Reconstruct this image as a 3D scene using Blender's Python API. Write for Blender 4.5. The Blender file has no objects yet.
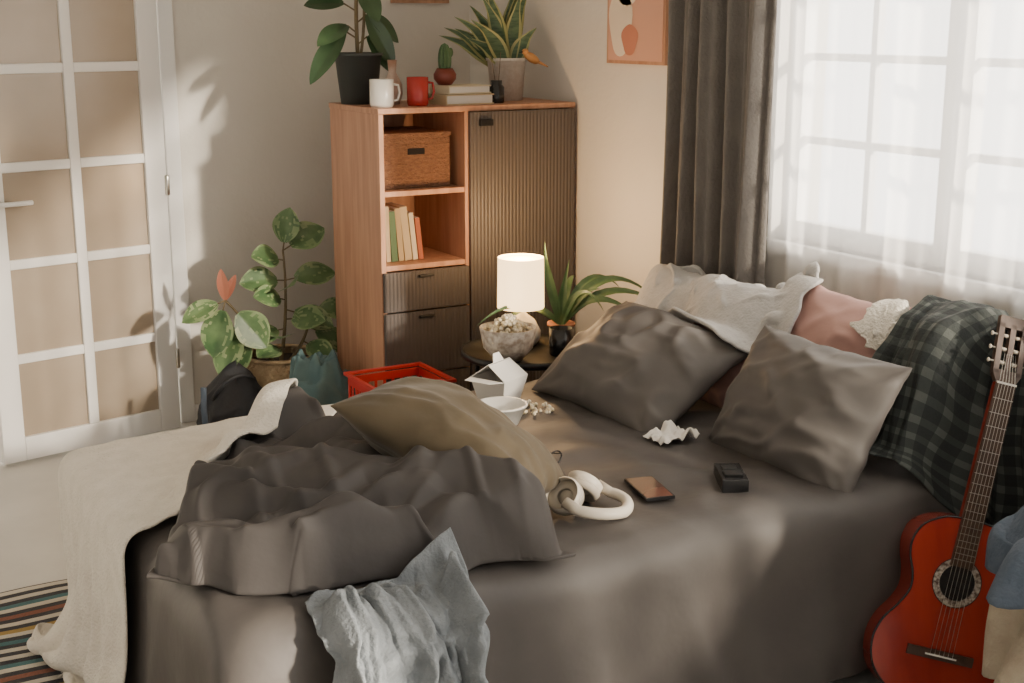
import bpy, math, random, time
from mathutils import Vector, Matrix, noise
import numpy as np
random.seed(7)
scn=bpy.context.scene
COL=bpy.context.collection
XB=2.88; YA=5.36; BZ=0.5
BX0,BX1,BY0,BY1=0.70,2.74,2.27,3.62
# ------------------------------------------------------------ materials
def mat(name,col,rough=.6,col2=None,nscale=8,bump=0,bscale=60,metal=0,spec=.5,stretch=(1,1,1),trans=0,emit=None,estr=0,sheen=0,coords='Object',detail=4,bdist=.01,sss=0):
    m=bpy.data.materials.new(name); m.use_nodes=True
    N=m.node_tree.nodes; L=m.node_tree.links; b=N['Principled BSDF']
    b.inputs['Roughness'].default_value=rough; b.inputs['Metallic'].default_value=metal
    b.inputs['Specular IOR Level'].default_value=spec
    b.inputs['Base Color'].default_value=(*col,1)
    if trans: b.inputs['Transmission Weight'].default_value=trans
    if sheen: b.inputs['Sheen Weight'].default_value=sheen
    if emit: b.inputs['Emission Color'].default_value=(*emit,1); b.inputs['Emission Strength'].default_value=estr
    tc=N.new('ShaderNodeTexCoord'); mp=N.new('ShaderNodeMapping'); mp.inputs['Scale'].default_value=stretch
    L.new(tc.outputs[coords],mp.inputs[0])
    if col2:
        n=N.new('ShaderNodeTexNoise'); n.inputs['Scale'].default_value=nscale; n.inputs['Detail'].default_value=detail
        r=N.new('ShaderNodeValToRGB'); r.color_ramp.elements[0].position=.35; r.color_ramp.elements[1].position=.65
        r.color_ramp.elements[0].color=(*col,1); r.color_ramp.elements[1].color=(*col2,1)
        L.new(mp.outputs[0],n.inputs[0]); L.new(n.outputs[0],r.inputs[0]); L.new(r.outputs[0],b.inputs['Base Color'])
    if bump:
        n=N.new('ShaderNodeTexNoise'); n.inputs['Scale'].default_value=bscale; n.inputs['Detail'].default_value=3
        bp=N.new('ShaderNodeBump'); bp.inputs['Strength'].default_value=bump; bp.inputs['Distance'].default_value=bdist
        L.new(mp.outputs[0],n.inputs[0]); L.new(n.outputs[0],bp.inputs['Height']); L.new(bp.outputs[0],b.inputs['Normal'])
    return m
M_wall=mat('plaster',(.66,.63,.575),.85,(.70,.67,.615),2,.15,40)
M_ceil=mat('ceiling_paint',(.7,.67,.62),.9)
M_floor=mat('screed',(.50,.48,.44),.45,(.58,.56,.51),3,.1,30)
M_white=mat('white_paint',(.80,.79,.77),.4,bump=.05,bscale=30)
M_glassf=mat('frosted_glass',(.34,.275,.205),.22,(.44,.37,.29),1.5)
M_wood=mat('oak',(.38,.19,.115),.5,(.50,.275,.17),6,.1,40,stretch=(6,6,.5))
M_flute=mat('fluted_panel',(.070,.059,.054),.5)
M_dark=mat('black_metal',(.02,.02,.02),.4,metal=.6)
M_black=mat('black_plastic',(.012,.012,.013),.25)
M_sheet=mat('sheet_cotton',(.060,.053,.049),.56,(.070,.062,.057),5,.35,12,bdist=.01,spec=.42)
M_duvet=mat('duvet_cotton',(.047,.042,.0395),.65,(.057,.051,.048),5,.3,22,bdist=.006,spec=.35)
M_frame=mat('bed_upholstery',(.05,.045,.041),.8,bump=.3,bscale=150)
M_grey=mat('pillow_grey',(.090,.081,.075),.6,(.103,.093,.086),6,.25,16,bdist=.006,spec=.4)
M_pink=mat('pillow_pink',(.45,.26,.23),.8,(.50,.30,.265),6,.25,18)
M_brown=mat('pillow_velvet',(.066,.047,.022),.8,(.086,.062,.031),7,.3,16,sheen=.12)
M_blank=mat('cream_knit',(.66,.61,.52),.9,(.73,.68,.59),20,.8,130,sheen=.2)
M_sweat=mat('heather_fleece',(.42,.41,.395),.9,(.47,.46,.445),40,.35,120,sheen=.2)
M_denim=mat('light_denim',(.145,.162,.175),.85,(.20,.22,.235),18,.5,140)
M_denimd=mat('dark_denim',(.06,.085,.12),.85,(.085,.11,.15),18,.4,120)
M_beige=mat('beige_knit',(.33,.27,.20),.9,(.40,.34,.25),15,.6,120)
M_teal=mat('teal_cotton',(.07,.13,.14),.8,(.09,.16,.165),10,.3,60)
M_ceram=mat('white_ceramic',(.78,.75,.69),.25)
M_lace=mat('speckled_ceramic',(.72,.66,.58),.4,(.35,.28,.22),45,.3,60)
M_redc=mat('red_ceramic',(.42,.03,.025),.2)
M_terra=mat('terracotta',(.42,.17,.09),.7,(.5,.22,.12),12)
M_paper=mat('paper',(.74,.71,.66),.8)
M_soil=mat('soil',(.04,.028,.02),.95,bump=.8,bscale=60)
M_leaf=mat('leaf_green',(.05,.11,.04),.4,(.12,.2,.08),14)
M_leafd=mat('leaf_dark',(.025,.06,.025),.35,(.05,.1,.04),10)
M_leafc=mat('leaf_cream',(.27,.33,.17),.45,(.16,.24,.10),18)
M_leafr=mat('leaf_red',(.45,.17,.11),.45)
M_stem=mat('stem',(.16,.12,.06),.7)
M_basket=mat('seagrass',(.36,.25,.14),.85,(.5,.37,.22),25,.9,90)
M_ratt=mat('rattan_brown',(.15,.07,.04),.6,(.24,.12,.065),60,1,120,stretch=(1,1,2))
M_redp=mat('red_plastic',(.5,.025,.02),.35)
M_cactus=mat('cactus',(.06,.12,.05),.6,bump=.5,bscale=120)
M_pop=mat('popcorn',(.75,.62,.38),.8,(.82,.76,.62),60)
M_tire=mat('guitar_red',(.25,.024,.014),.18,(.32,.036,.018),3,stretch=(6,.6,1))
M_bind=mat('guitar_side',(.2,.03,.02),.25)
M_fret=mat('rosewood',(.05,.028,.018),.45,(.075,.04,.026),8,stretch=(8,1,1))
M_holeshade=mat('hole_shade',(.006,.004,.004),.9)  # near-black colour painted in for the shade inside openings
M_chrome=mat('steel',(.6,.58,.52),.3,metal=1)
M_cream=mat('cream_plastic',(.60,.54,.45),.45)
M_creamd=mat('cream_leatherette',(.42,.37,.30),.6)
M_screen=mat('phone_screen',(.05,.035,.03),.08,(.16,.07,.05),4)
M_curt=mat('drape',(.13,.117,.105),.85,(.15,.136,.122),10,.4,90,sheen=.1)
M_shoe=mat('black_canvas',(.02,.022,.027),.7,bump=.4,bscale=60)
def sheer():
    m=bpy.data.materials.new('sheer_voile'); m.use_nodes=True; N=m.node_tree.nodes; L=m.node_tree.links
    N.clear(); o=N.new('ShaderNodeOutputMaterial'); a=N.new('ShaderNodeBsdfTransparent'); d=N.new('ShaderNodeBsdfDiffuse'); t=N.new('ShaderNodeBsdfTranslucent')
    d.inputs[0].default_value=(.9,.88,.85,1); t.inputs[0].default_value=(.9,.88,.85,1)
    m1=N.new('ShaderNodeMixShader'); m1.inputs[0].default_value=.55; L.new(d.outputs[0],m1.inputs[1]); L.new(t.outputs[0],m1.inputs[2])
    m2=N.new('ShaderNodeMixShader'); m2.inputs[0].default_value=.64; L.new(a.outputs[0],m2.inputs[1]); L.new(m1.outputs[0],m2.inputs[2])
    L.new(m2.outputs[0],o.inputs[0]); return m
M_sheer=sheer()
def shade():
    m=bpy.data.materials.new('lamp_shade'); m.use_nodes=True; N=m.node_tree.nodes; b=N['Principled BSDF']
    b.inputs['Base Color'].default_value=(.85,.75,.55,1); b.inputs['Emission Color'].default_value=(1,.64,.29,1); b.inputs['Emission Strength'].default_value=3.8
    return m
M_shade=shade()
def stripes(name,cols,scale,axis='Y',coords='Object',rough=.9,bump=.5):
    m=mat(name,cols[0],rough,bump=bump,bscale=120,coords=coords); N=m.node_tree.nodes; L=m.node_tree.links; b=N['Principled BSDF']
    tc=N.new('ShaderNodeTexCoord'); sp=N.new('ShaderNodeSeparateXYZ'); L.new(tc.outputs[coords],sp.inputs[0])
    mu=N.new('ShaderNodeMath'); mu.operation='MULTIPLY'; mu.inputs[1].default_value=scale; L.new(sp.outputs[axis],mu.inputs[0])
    fr=N.new('ShaderNodeMath'); fr.operation='FRACT'; L.new(mu.outputs[0],fr.inputs[0])
    r=N.new('ShaderNodeValToRGB'); r.color_ramp.interpolation='CONSTANT'; L.new(fr.outputs[0],r.inputs[0])
    for i,c in enumerate(cols):
        if i<2: e=r.color_ramp.elements[i]
        else: e=r.color_ramp.elements.new(i/len(cols))
        e.position=i/len(cols); e.color=(*c,1)
    L.new(r.outputs[0],b.inputs['Base Color']); return m
D=(.025,.025,.03); Wc=(.5,.46,.38)
M_rug=stripes('striped_weave',[D,Wc,D,(.04,.12,.13),D,Wc,(.3,.2,.05),D,Wc,D,(.2,.07,.04),D,Wc,(.05,.13,.14),D,Wc],2.6)
def plaid():
    m=mat('plaid_flannel',(.03,.04,.04),.9,bump=.3,bscale=90); N=m.node_tree.nodes; L=m.node_tree.links; b=N['Principled BSDF']
    tc=N.new('ShaderNodeTexCoord'); sp=N.new('ShaderNodeSeparateXYZ'); L.new(tc.outputs['UV'],sp.inputs[0]); outs=[]
    for ax,sc in (('X',17),('Y',12)):
        mu=N.new('ShaderNodeMath'); mu.operation='MULTIPLY'; mu.inputs[1].default_value=sc; L.new(sp.outputs[ax],mu.inputs[0])
        fr=N.new('ShaderNodeMath'); fr.operation='FRACT'; L.new(mu.outputs[0],fr.inputs[0])
        g=N.new('ShaderNodeMath'); g.operation='GREATER_THAN'; g.inputs[1].default_value=.6; L.new(fr.outputs[0],g.inputs[0]); outs.append(g)
    a=N.new('ShaderNodeMath'); a.operation='ADD'; L.new(outs[0].outputs[0],a.inputs[0]); L.new(outs[1].outputs[0],a.inputs[1])
    h=N.new('ShaderNodeMath'); h.operation='MULTIPLY'; h.inputs[1].default_value=.5; L.new(a.outputs[0],h.inputs[0])
    r=N.new('ShaderNodeValToRGB'); r.color_ramp.interpolation='CONSTANT'
    r.color_ramp.elements[0].color=(.016,.020,.020,1); r.color_ramp.elements[1].position=.9; r.color_ramp.elements[1].color=(.070,.078,.072,1)
    e=r.color_ramp.elements.new(.4); e.color=(.030,.037,.035,1)
    L.new(h.outputs[0],r.inputs[0]); L.new(r.outputs[0],b.inputs['Base Color']); return m
M_plaid=plaid()
# ------------------------------------------------------------ mesh builder
class MB:
    def __init__(s): s.v=[];s.f=[];s.m=[];s.s=[];s.mats=[];s.M=Matrix.Identity(4)
    def add(s,vs,fs,mt,smooth=True,M=None):
        if mt not in s.mats: s.mats.append(mt)
        k=s.mats.index(mt); o=len(s.v); MM=s.M@M if M is not None else s.M
        s.v+= [tuple(MM@Vector(v)) for v in vs]
        for f in fs: s.f.append([i+o for i in f]); s.m.append(k); s.s.append(smooth)
    def box(s,lo,hi,mt,M=None):
        x0,y0,z0=lo;x1,y1,z1=hi
        v=[(x0,y0,z0),(x1,y0,z0),(x1,y1,z0),(x0,y1,z0),(x0,y0,z1),(x1,y0,z1),(x1,y1,z1),(x0,y1,z1)]
        s.add(v,[(0,3,2,1),(4,5,6,7),(0,1,5,4),(1,2,6,5),(2,3,7,6),(3,0,4,7)],mt,False,M)
    def lathe(s,prof,mt,c=(0,0,0),seg=32,M=None,smooth=True):
        v=[];f=[];n=len(prof)
        for r,z in prof:
            for i in range(seg):
                a=2*math.pi*i/seg; v.append((c[0]+r*math.cos(a),c[1]+r*math.sin(a),c[2]+z))
        for j in range(n-1):
            for i in range(seg):
                i2=(i+1)%seg; f.append((j*seg+i,j*seg+i2,(j+1)*seg+i2,(j+1)*seg+i))
        s.add(v,f,mt,smooth,M)
    def tube(s,pts,r,mt,seg=8,M=None,flat=1):
        pts=[Vector(p) for p in pts]; n=len(pts); v=[];f=[]
        rs=r if isinstance(r,(list,tuple)) else [r]*n
        t=(pts[1]-pts[0]).normalized(); u=t.orthogonal().normalized()
        for j in range(n):
            t=((pts[min(j+1,n-1)]-pts[max(j-1,0)])).normalized()
            u=(u-t*u.dot(t)).normalized(); w=t.cross(u)
            for i in range(seg):
                a=2*math.pi*i/seg; v.append(tuple(pts[j]+(u*math.cos(a)+w*math.sin(a)*flat)*rs[j]))
        for j in range(n-1):
            for i in range(seg):
                i2=(i+1)%seg; f.append((j*seg+i,j*seg+i2,(j+1)*seg+i2,(j+1)*seg+i))
        f.append(tuple(range(seg-1,-1,-1))); f.append(tuple(range((n-1)*seg,n*seg)))
        s.add(v,f,mt,True,M)
    def ell(s,c,r,mt,seg=16,rings=10,M=None,jit=0):
        v=[];f=[]
        for j in range(rings+1):
            p=math.pi*j/rings
            for i in range(seg):
                a=2*math.pi*i/seg; k=1+jit*random.uniform(-1,1)
                v.append((c[0]+k*r[0]*math.sin(p)*math.cos(a),c[1]+k*r[1]*math.sin(p)*math.sin(a),c[2]-k*r[2]*math.cos(p)))
        for j in range(rings):
            for i in range(seg):
                i2=(i+1)%seg; f.append((j*seg+i,j*seg+i2,(j+1)*seg+i2,(j+1)*seg+i))
        s.add(v,f,mt,True,M)
    def surf(s,fn,nu,nv,mt,smooth=True,M=None,matfn=None):
        v=[fn(i/nu,j/nv) for j in range(nv+1) for i in range(nu+1)]
        g={}
        for j in range(nv):
            for i in range(nu):
                a=j*(nu+1)+i; g.setdefault(matfn(i,j) if matfn else mt,[]).append((a,a+1,a+nu+2,a+nu+1))
        for k,fs in g.items(): s.add(v,fs,k,smooth,M)
    def build(s,name,bevel=0,sub=0,solid=0,soff=0,parent=None,loc=None,bseg=2):
        me=bpy.data.meshes.new(name); 
        o=Vector(loc) if loc else Vector((0,0,0))
        if loc is None and s.v:
            a=np.array(s.v); o=Vector(((a[:,0].min()+a[:,0].max())/2,(a[:,1].min()+a[:,1].max())/2,a[:,2].min()))
        me.from_pydata([tuple(Vector(v)-o) for v in s.v],[],s.f)
        for m in s.mats: me.materials.append(m)
        me.polygons.foreach_set('material_index',s.m); me.polygons.foreach_set('use_smooth',s.s); me.update()
        ob=bpy.data.objects.new(name,me); ob.location=o; COL.objects.link(ob)
        if solid: md=ob.modifiers.new('so','SOLIDIFY'); md.thickness=solid; md.offset=soff
        if bevel: md=ob.modifiers.new('b','BEVEL'); md.width=bevel; md.segments=bseg; md.limit_method='ANGLE'; md.angle_limit=.7
        if sub: md=ob.modifiers.new('s','SUBSURF'); md.levels=sub; md.render_levels=sub
        return ob
def TR(x,y,z,rz=0,rx=0,ry=0): return Matrix.Translation((x,y,z))@Matrix.Rotation(rz,4,'Z')@Matrix.Rotation(ry,4,'Y')@Matrix.Rotation(rx,4,'X')
def frame(o,yd,zd):
    y=Vector(yd).normalized(); z=Vector(zd); z=(z-y*z.dot(y)).normalized(); x=y.cross(z)
    return Matrix(((x.x,y.x,z.x,o[0]),(x.y,y.y,z.y,o[1]),(x.z,y.z,z.z,o[2]),(0,0,0,1)))
def bez(a,b,c,n=8):
    a,b,c=Vector(a),Vector(b),Vector(c); return [a*(1-t)**2+b*2*t*(1-t)+c*t*t for t in [i/n for i in range(n+1)]]
CAMD=Vector((-.5,-.86,.35))
N3=lambda x,y,z=0: noise.noise(Vector((x,y,z)))
def rid(x,y,z,sh=2.2,pw=1.5): return max(0,1-abs(N3(x,y,z))*sh)**pw
def bil(x,y,z,sh=2.6,pw=.6): return min(1,abs(N3(x,y,z))*sh)**pw
def leaf(B,base,tip,w,mt,edge=None,droop=.15,up=(0,0,1),pw=1.0,fold=.2):
    base=Vector(base); tip=Vector(tip); L=(tip-base).length; d=(tip-base).normalized(); side=d.cross(Vector(up))
    if side.length<.05: side=Vector((1,0,0))
    side.normalize(); nrm=side.cross(d).normalized()
    if nrm.dot(Vector(up))<0: nrm=-nrm
    ks=random.random()*9
    def fn(u,v):
        s=(u-.5)*2; wd=w*math.sin(math.pi*min(1,.04+.96*v)**pw)**.75 if v<1 else 0
        h=-droop*L*(v*v)*.8+fold*abs(s)*wd/2
        return tuple(base+d*(L*v)+side*(s*wd/2)+nrm*h+Vector((0,0,-droop*L*v*v*.5)))
    B.surf(fn,12,14,mt,matfn=(lambda i,j: edge if (edge and ((abs(i-5.5)>5 and N3(i+ks,j*.5,ks)>-.25) or (abs(i-5.5)>3 and N3(i*.8+ks,j*.4,ks)>.12) or N3(i*.7+ks,j*.6,ks+4)>.38)) else mt))
def strip(B,pts,w,mt,up=(0,0,1),edge=None,fold=.3):
    n=len(pts)-1; P=[Vector(p) for p in pts]
    def fn(u,v):
        i=min(n,int(round(v*n))); t=(P[min(i+1,n)]-P[max(i-1,0)]).normalized(); sd=t.cross(Vector(up))
        if sd.length<.05: sd=Vector((.7,-.7,0))
        sd.normalize(); nn=sd.cross(t); s=(u-.5)*2; wd=w*(1-(v)**3)*(.6+.4*math.sin(math.pi*min(1,v*1.4)))
        return tuple(P[i]+sd*s*wd/2+nn*abs(s)*wd*fold)
    B.surf(fn,6,n,mt,matfn=(lambda i,j: edge if edge and i in (0,5) else mt))
# ------------------------------------------------------------ room
B=MB(); B.box((-3,-2.2,-.1),(XB+.2,YA+1.6,0),M_floor); B.build('floor')
B=MB(); B.box((-1.6,.6,2.6),(XB+.2,YA+.1,2.7),M_ceil); B.build('ceiling')
DX0,DX1=.70,1.50
B=MB(); B.box((DX1,YA,0),(XB+.2,YA+.12,2.6),M_wall); B.box((-1.6,YA,0),(DX0,YA+.12,2.6),M_wall); B.box((DX0,YA,2.1),(DX1,YA+.12,2.6),M_wall); B.build('wall_back')
B=MB(); B.box((-1.6,YA+1.4,0),(XB,YA+1.5,2.6),M_wall); B.build('wall_hall')
WY0,WY1,WZ0,WZ1=-1.4,3.32,.945,2.35  # window run widened beyond the view, added to let sun onto the bed
B=MB(); B.box((XB,-2.2,0),(XB+.2,WY0,2.6),M_wall); B.box((XB,WY1,0),(XB+.2,YA,2.6),M_wall); B.box((XB,WY0,0),(XB+.2,WY1,WZ0),M_wall); B.box((XB,WY0,WZ1),(XB+.2,WY1,2.6),M_wall); B.build('wall_right')
B=MB(); B.box((DX1+.06,YA-.015,0),(XB,YA,.07),M_white); B.build('baseboard_back',.004)
B=MB(); B.box((XB-.015,-2,0),(XB,YA-.015,.07),M_white); B.build('baseboard_right',.004)
B=MB()
for a,b in ((DX0-.06,DX0),(DX1,DX1+.06)): B.box((a,YA-.02,0),(b,YA+.12,2.16),M_white)
B.box((DX0,YA-.02,2.1),(DX1,YA+.12,2.16),M_white); B.build('trim_door',.004)
# window
B=MB(); x0=XB+.06; x1=XB+.11
B.box((XB-.02,WY0-.05,WZ0-.04),(XB+.2,WY1+.05,WZ0),M_white)
ns=7; sw=(WY1-WY0)/ns
for k in range(ns):
    a=WY0+k*sw; b=a+sw
    B.box((x0,a,WZ0),(x1,a+.05,WZ1),M_white); B.box((x0,b-.05,WZ0),(x1,b,WZ1),M_white)
    B.box((x0,a+.05,WZ0),(x1,b-.05,WZ0+.06),M_white); B.box((x0,a+.05,WZ1-.06),(x1,b-.05,WZ1),M_white)
    c=(a+b)/2; B.box((x0+.01,c-.012,WZ0+.06),(x1-.01,c+.012,WZ1-.06),M_white)
    for i in range(1,5):
        z=WZ0+.06+(WZ1-WZ0-.12)*i/5; B.box((x0+.012,a+.05,z-.012),(x1-.012,b-.05,z+.012),M_white)
B.build('window_1',.003)
# door (slightly ajar)
B=MB(); ang=math.atan2(.15,.705); dm=Matrix.Translation((1.47,5.28,0))@Matrix.Rotation(math.pi+ang,4,'Z'); W=.73
B.M=dm
t0,t1=-.02,.02
B.box((0,t0,0.01),(.085,t1,2.05),M_white); B.box((W-.085,t0,.01),(W,t1,2.05),M_white)
rows=[.09,.40,.755,1.11,1.46,1.81]
B.box((.085,t0,.01),(W-.085,t1,.10),M_white); B.box((.085,t0,1.97),(W-.085,t1,2.05),M_white)
B.box((W/2-.02,t0+.003,.10),(W/2+.02,t1-.003,1.97),M_white)
for z in rows[1:]:
    B.box((.085,t0+.004,z-.018),(W/2-.02,t1-.004,z+.018),M_white); B.box((W/2+.02,t0+.004,z-.018),(W-.085,t1-.004,z+.018),M_white)
B.box((.08,-.004,.09),(W-.08,.004,1.98),M_glassf)
for hz in (.3,1.0,1.75): B.lathe([(0,-.04),(.009,-.04),(.009,.04),(0,.04)],M_chrome,(0,.024,hz),10)
B.lathe([(0,0),(.024,0),(.024,.008),(0,.008)],M_chrome,seg=20,M=Matrix.Translation((W-.045,.02,.985))@Matrix.Rotation(-math.pi/2,4,'X'))
B.tube([(W-.045,.02,.985),(W-.045,.06,.985),(W-.06,.068,.985),(W-.17,.066,.985)],.009,M_white,10)
B.build('door_1',.004)
# curtains
def curtain(name,ya,yb,xc,amp,folds,z0,z1,m,seed,th=0.0):
    B=MB(); rnd=random.Random(seed); ph=[rnd.uniform(0,6) for _ in range(5)]
    def fn(u,v):
        y=ya+(yb-ya)*u; fl=.55+.45*(1-v)
        x=xc+amp*fl*(math.sin(u*folds*6.283+ph[0]+.5*math.sin(v*2+ph[1]))+.45*math.sin(u*folds*2.7*6.283+ph[2]+v*1.3)+.3*math.sin(u*folds*.37*6.283+ph[3]))
        y+= .012*math.sin(v*5+u*9)
        return (x,y,z0+(z1-z0)*v)
    B.surf(fn,int(folds*26),24,m); return B.build(name,solid=th)
curtain('drape_curtain',3.21,3.74,XB-.13,.036,5,.01,2.42,M_curt,3,.004)
curtain('sheer_curtain',-1.5,3.30,XB-.045,.013,22,.03,2.42,M_sheer,5)
B=MB(); B.tube([(XB-.11,-1.6,2.45),(XB-.11,3.95,2.45)],.012,M_dark); 
for y in (-1.5,.35,2.1,3.9): B.tube([(XB-.11,y,2.45),(XB+.01,y,2.45)],.008,M_dark)
B.build('curtain_rod')
# art
M_artbg=mat('art_cream',(.72,.62,.5),.8); M_artp=mat('art_pink',(.60,.34,.25),.8); M_artr=mat('art_rust',(.50,.20,.13),.8)
B=MB(); xa=XB-.001
B.box((xa-.02,3.89,1.475),(xa,4.25,1.96),M_wood); B.box((xa-.022,3.902,1.487),(xa-.02,4.238,1.948),M_artp)
def blob(cy,cz,ry,rz,m,d,wv=0):
    n=28; v=[(xa-.022-d,cy+ry*math.cos(6.283*i/n)*(1+wv*math.sin(3*6.283*i/n)),cz+rz*math.sin(6.283*i/n)) for i in range(n)]
    B.add(v,[tuple(range(n))],m,False)
blob(4.16,1.62,.072,.12,M_artbg,.001,.12); blob(4.12,1.80,.10,.12,M_artbg,.001,.1); blob(4.10,1.56,.05,.055,M_artr,.0015,.15)
B.build('wall_art')
B=MB(); B.box((2.5,YA-.02,1.70),(2.77,YA-.001,2.1),M_wood); B.box((2.515,YA-.022,1.715),(2.755,YA-.02,2.085),M_artbg); B.build('wall_picture')
# rug
B=MB()
def rf(u,v): return (-1.0+2.3*u,1.4+2.5*v,.008+.003*math.sin(u*31+v*17))
B.surf(rf,30,60,M_rug); B.build('striped_rug',solid=.008,loc=(0,0,0))
# ------------------------------------------------------------ cabinet
CX0,CX1,CY0,CY1,CZ=2.03,2.86,4.475,4.925,1.32
B=MB(); t=.02; DV=2.39
B.box((CX0,CY0,.04),(CX0+t,CY1,CZ-t),M_wood); B.box((CX1-t,CY0,.04),(CX1,CY1,CZ-t),M_wood); B.box((CX0-.004,CY0-.006,CZ-t),(CX1+.004,CY1,CZ),M_wood)
B.box((CX0+t,CY1-.012,.04),(CX1-t,CY1,CZ-t),M_wood); B.box((CX0+t,CY0,.04),(CX1-t,CY1-.012,.06),M_wood); B.box((DV-.01,CY0,.06),(DV+.01,CY1-.012,CZ-t),M_wood)
for z in (1.01,.735): B.box((CX0+t,CY0+.004,z-.01),(DV-.01,CY1-.012,z+.01),M_wood)
for x in (CX0+.02,CX1-.06):
    for y in (CY0+.03,CY1-.07): B.box((x,y,0),(x+.04,y+.04,.04),M_dark)
def flute(xa_,xb_,za,zb,y):
    n=int((xb_-xa_)/.015)
    def fn(u,v): return (xa_+(xb_-xa_)*u,y-.006-.0025*abs(math.sin(math.pi*n*u)),za+(zb-za)*v)
    B.surf(fn,n*6,1,M_flute,False); B.box((xa_,y-.006,za),(xb_,y+.012,zb),M_flute)
flute(DV+.004,CX1-.004,.045,CZ-t-.003,CY0-.012)
flute(CX0+.004,DV-.004,.575,.722,CY0-.012); flute(CX0+.004,DV-.004,.33,.568,CY0-.012); flute(CX0+.004,DV-.004,.045,.323,CY0-.012)
for (x,z) in ((2.20,.70),(2.20,.545),(2.20,.3)): B.box((x-.03,CY0-.035,z),(x+.03,CY0-.02,z+.008),M_dark)
B.box((2.43,CY0-.034,1.245),(2.485,CY0-.02,1.27),M_dark)
B.build('storage_cabinet',.002)
B=MB(); B.box((2.065,4.53,1.022),(2.345,4.83,1.22),M_ratt)
B.box((2.06,4.525,1.21),(2.35,4.835,1.225),M_ratt)
B.box((2.17,4.5265,1.145),(2.24,4.531,1.168),M_holeshade);  # grip hole painted on: dark slab for the shade inside
for k in range(10):
    if not (1.12<1.03+k*.018<1.17): B.box((2.064,4.528,1.03+k*.018),(2.346,4.532,1.04+k*.018),M_ratt)
B.build('rattan_box',.004)
B=MB(); x=2.06; cols=[(.06,.05,.04),(.55,.47,.33),(.1,.2,.12),(.45,.36,.22),(.5,.42,.28),(.6,.55,.42),(.35,.1,.05)]
for i,c in enumerate(cols):
    w=[.022,.018,.025,.022,.03,.02,.02][i]; h=[.2,.21,.19,.2,.205,.18,.16][i]; mm=mat('book_cover_%d'%i,c,.7)
    R=Matrix.Translation((x,4.55,.746))@Matrix.Rotation(math.radians(-6 if i>4 else -1.5*i),4,'Y')
    B.box((0,0,0),(w,.13,h),mm,R); B.box((.002,.004,.002),(w-.002,.132,h+.001),M_paper,R); x+=w+.004
B.build('shelf_books',.0015)
# things on top
def mug(name,x,y,z,r,h,m,hs=1):
    B=MB(); B.lathe([(0,0),(r*.9,0),(r,.01),(r,h),(r-.004,h),(r-.005,.012),(0,.012)],m,(x,y,z),28)
    a=hs; B.tube([(x+a*r*.95,y,z+h*.82),(x+a*(r+.022),y,z+h*.78),(x+a*(r+.028),y,z+h*.5),(x+a*(r+.02),y,z+h*.25),(x+a*r*.95,y,z+h*.2)],.005,m); return B.build(name)
mug('white_mug',2.085,4.56,CZ,.044,.10,M_ceram,1); mug('red_mug',2.235,4.57,CZ,.040,.105,M_redc,1)
B=MB(); B.lathe([(0,0),(.025,0),(.038,.04),(.036,.075),(.014,.12),(.018,.165),(.013,.165),(.01,.12),(0,.02)],mat('bud_vase',(.3,.17,.12),.4,(.6,.5,.42),9),(2.185,4.68,CZ)); B.build('bud_vase')
B=MB(); R1=TR(2.435,4.61,CZ,.05)
for k,(w,d,h,c) in enumerate([(.21,.15,.038,(.55,.45,.28)),(.19,.14,.03,(.62,.55,.4))]):
    z=k*.04; mm=mat('stack_cover_%d'%k,c,.8); RR=R1@Matrix.Rotation(.04*k,4,'Z')
    B.box((-w/2,-d/2,z),(w/2,d/2,z+.004),mm,RR); B.box((-w/2,-d/2,z+h-.004),(w/2,d/2,z+h),mm,RR); B.box((-w/2,-d/2,z+.004),(-w/2+.004,d/2,z+h-.004),mm,RR); B.box((-w/2+.006,-d/2+.005,z+.004),(w/2-.005,d/2-.005,z+h-.004),M_paper,RR)
B.build('book_stack',.001)
B=MB(); zc=CZ+.071; B.lathe([(0,0),(.025,0),(.042,.022),(.043,.04),(.03,.062),(.026,.058),(0,.05)],mat('clay_round',(.2,.045,.03),.45),(2.375,4.62,zc))
def cact(u,v):
    a=u*6.283; r=.022*(1+.18*math.cos(a*9))*math.sin(math.pi*(.15+.85*v))**.4 if v<1 else 0
    return (2.375+r*math.cos(a),4.62+r*math.sin(a),zc+.05+.105*v)
B.surf(cact,72,14,M_cactus)
B.ell((2.40,4.62,zc+.12),(.01,.01,.018),M_cactus); B.build('potted_cactus')
B=MB(); B.lathe([(0,0),(.028,0),(.03,.005),(.03,.06),(.022,.07),(.022,.085),(0,.085)],M_black,(2.575,4.58,CZ)); B.build('diffuser_jar')
B=MB(); B.tube([(2.585,4.58,CZ+.08),(2.60,4.59,CZ+.19)],.0015,M_stem,5); B.tube([(2.57,4.58,CZ+.08),(2.555,4.585,CZ+.18)],.0015,M_stem,5); B.build('diffuser_sticks')
def pot(B,x,y,z,rb,rt,h,m,rim=.006):
    B.lathe([(0,0),(rb,0),(rt,h-rim*2),(rt+rim,h-rim*2),(rt+rim,h),(rt-.006,h),(rt-.01,h-.03),(0,h-.025)],m,(x,y,z),36); B.lathe([(0,0),(rt-.008,0)],M_soil,(x,y,z+h-.024),24)
M_pvd=mat('pot_graphite',(.045,.05,.048),.5); M_pvw=mat('pot_white_speckle',(.62,.57,.5),.6,(.7,.66,.6),80)
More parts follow.
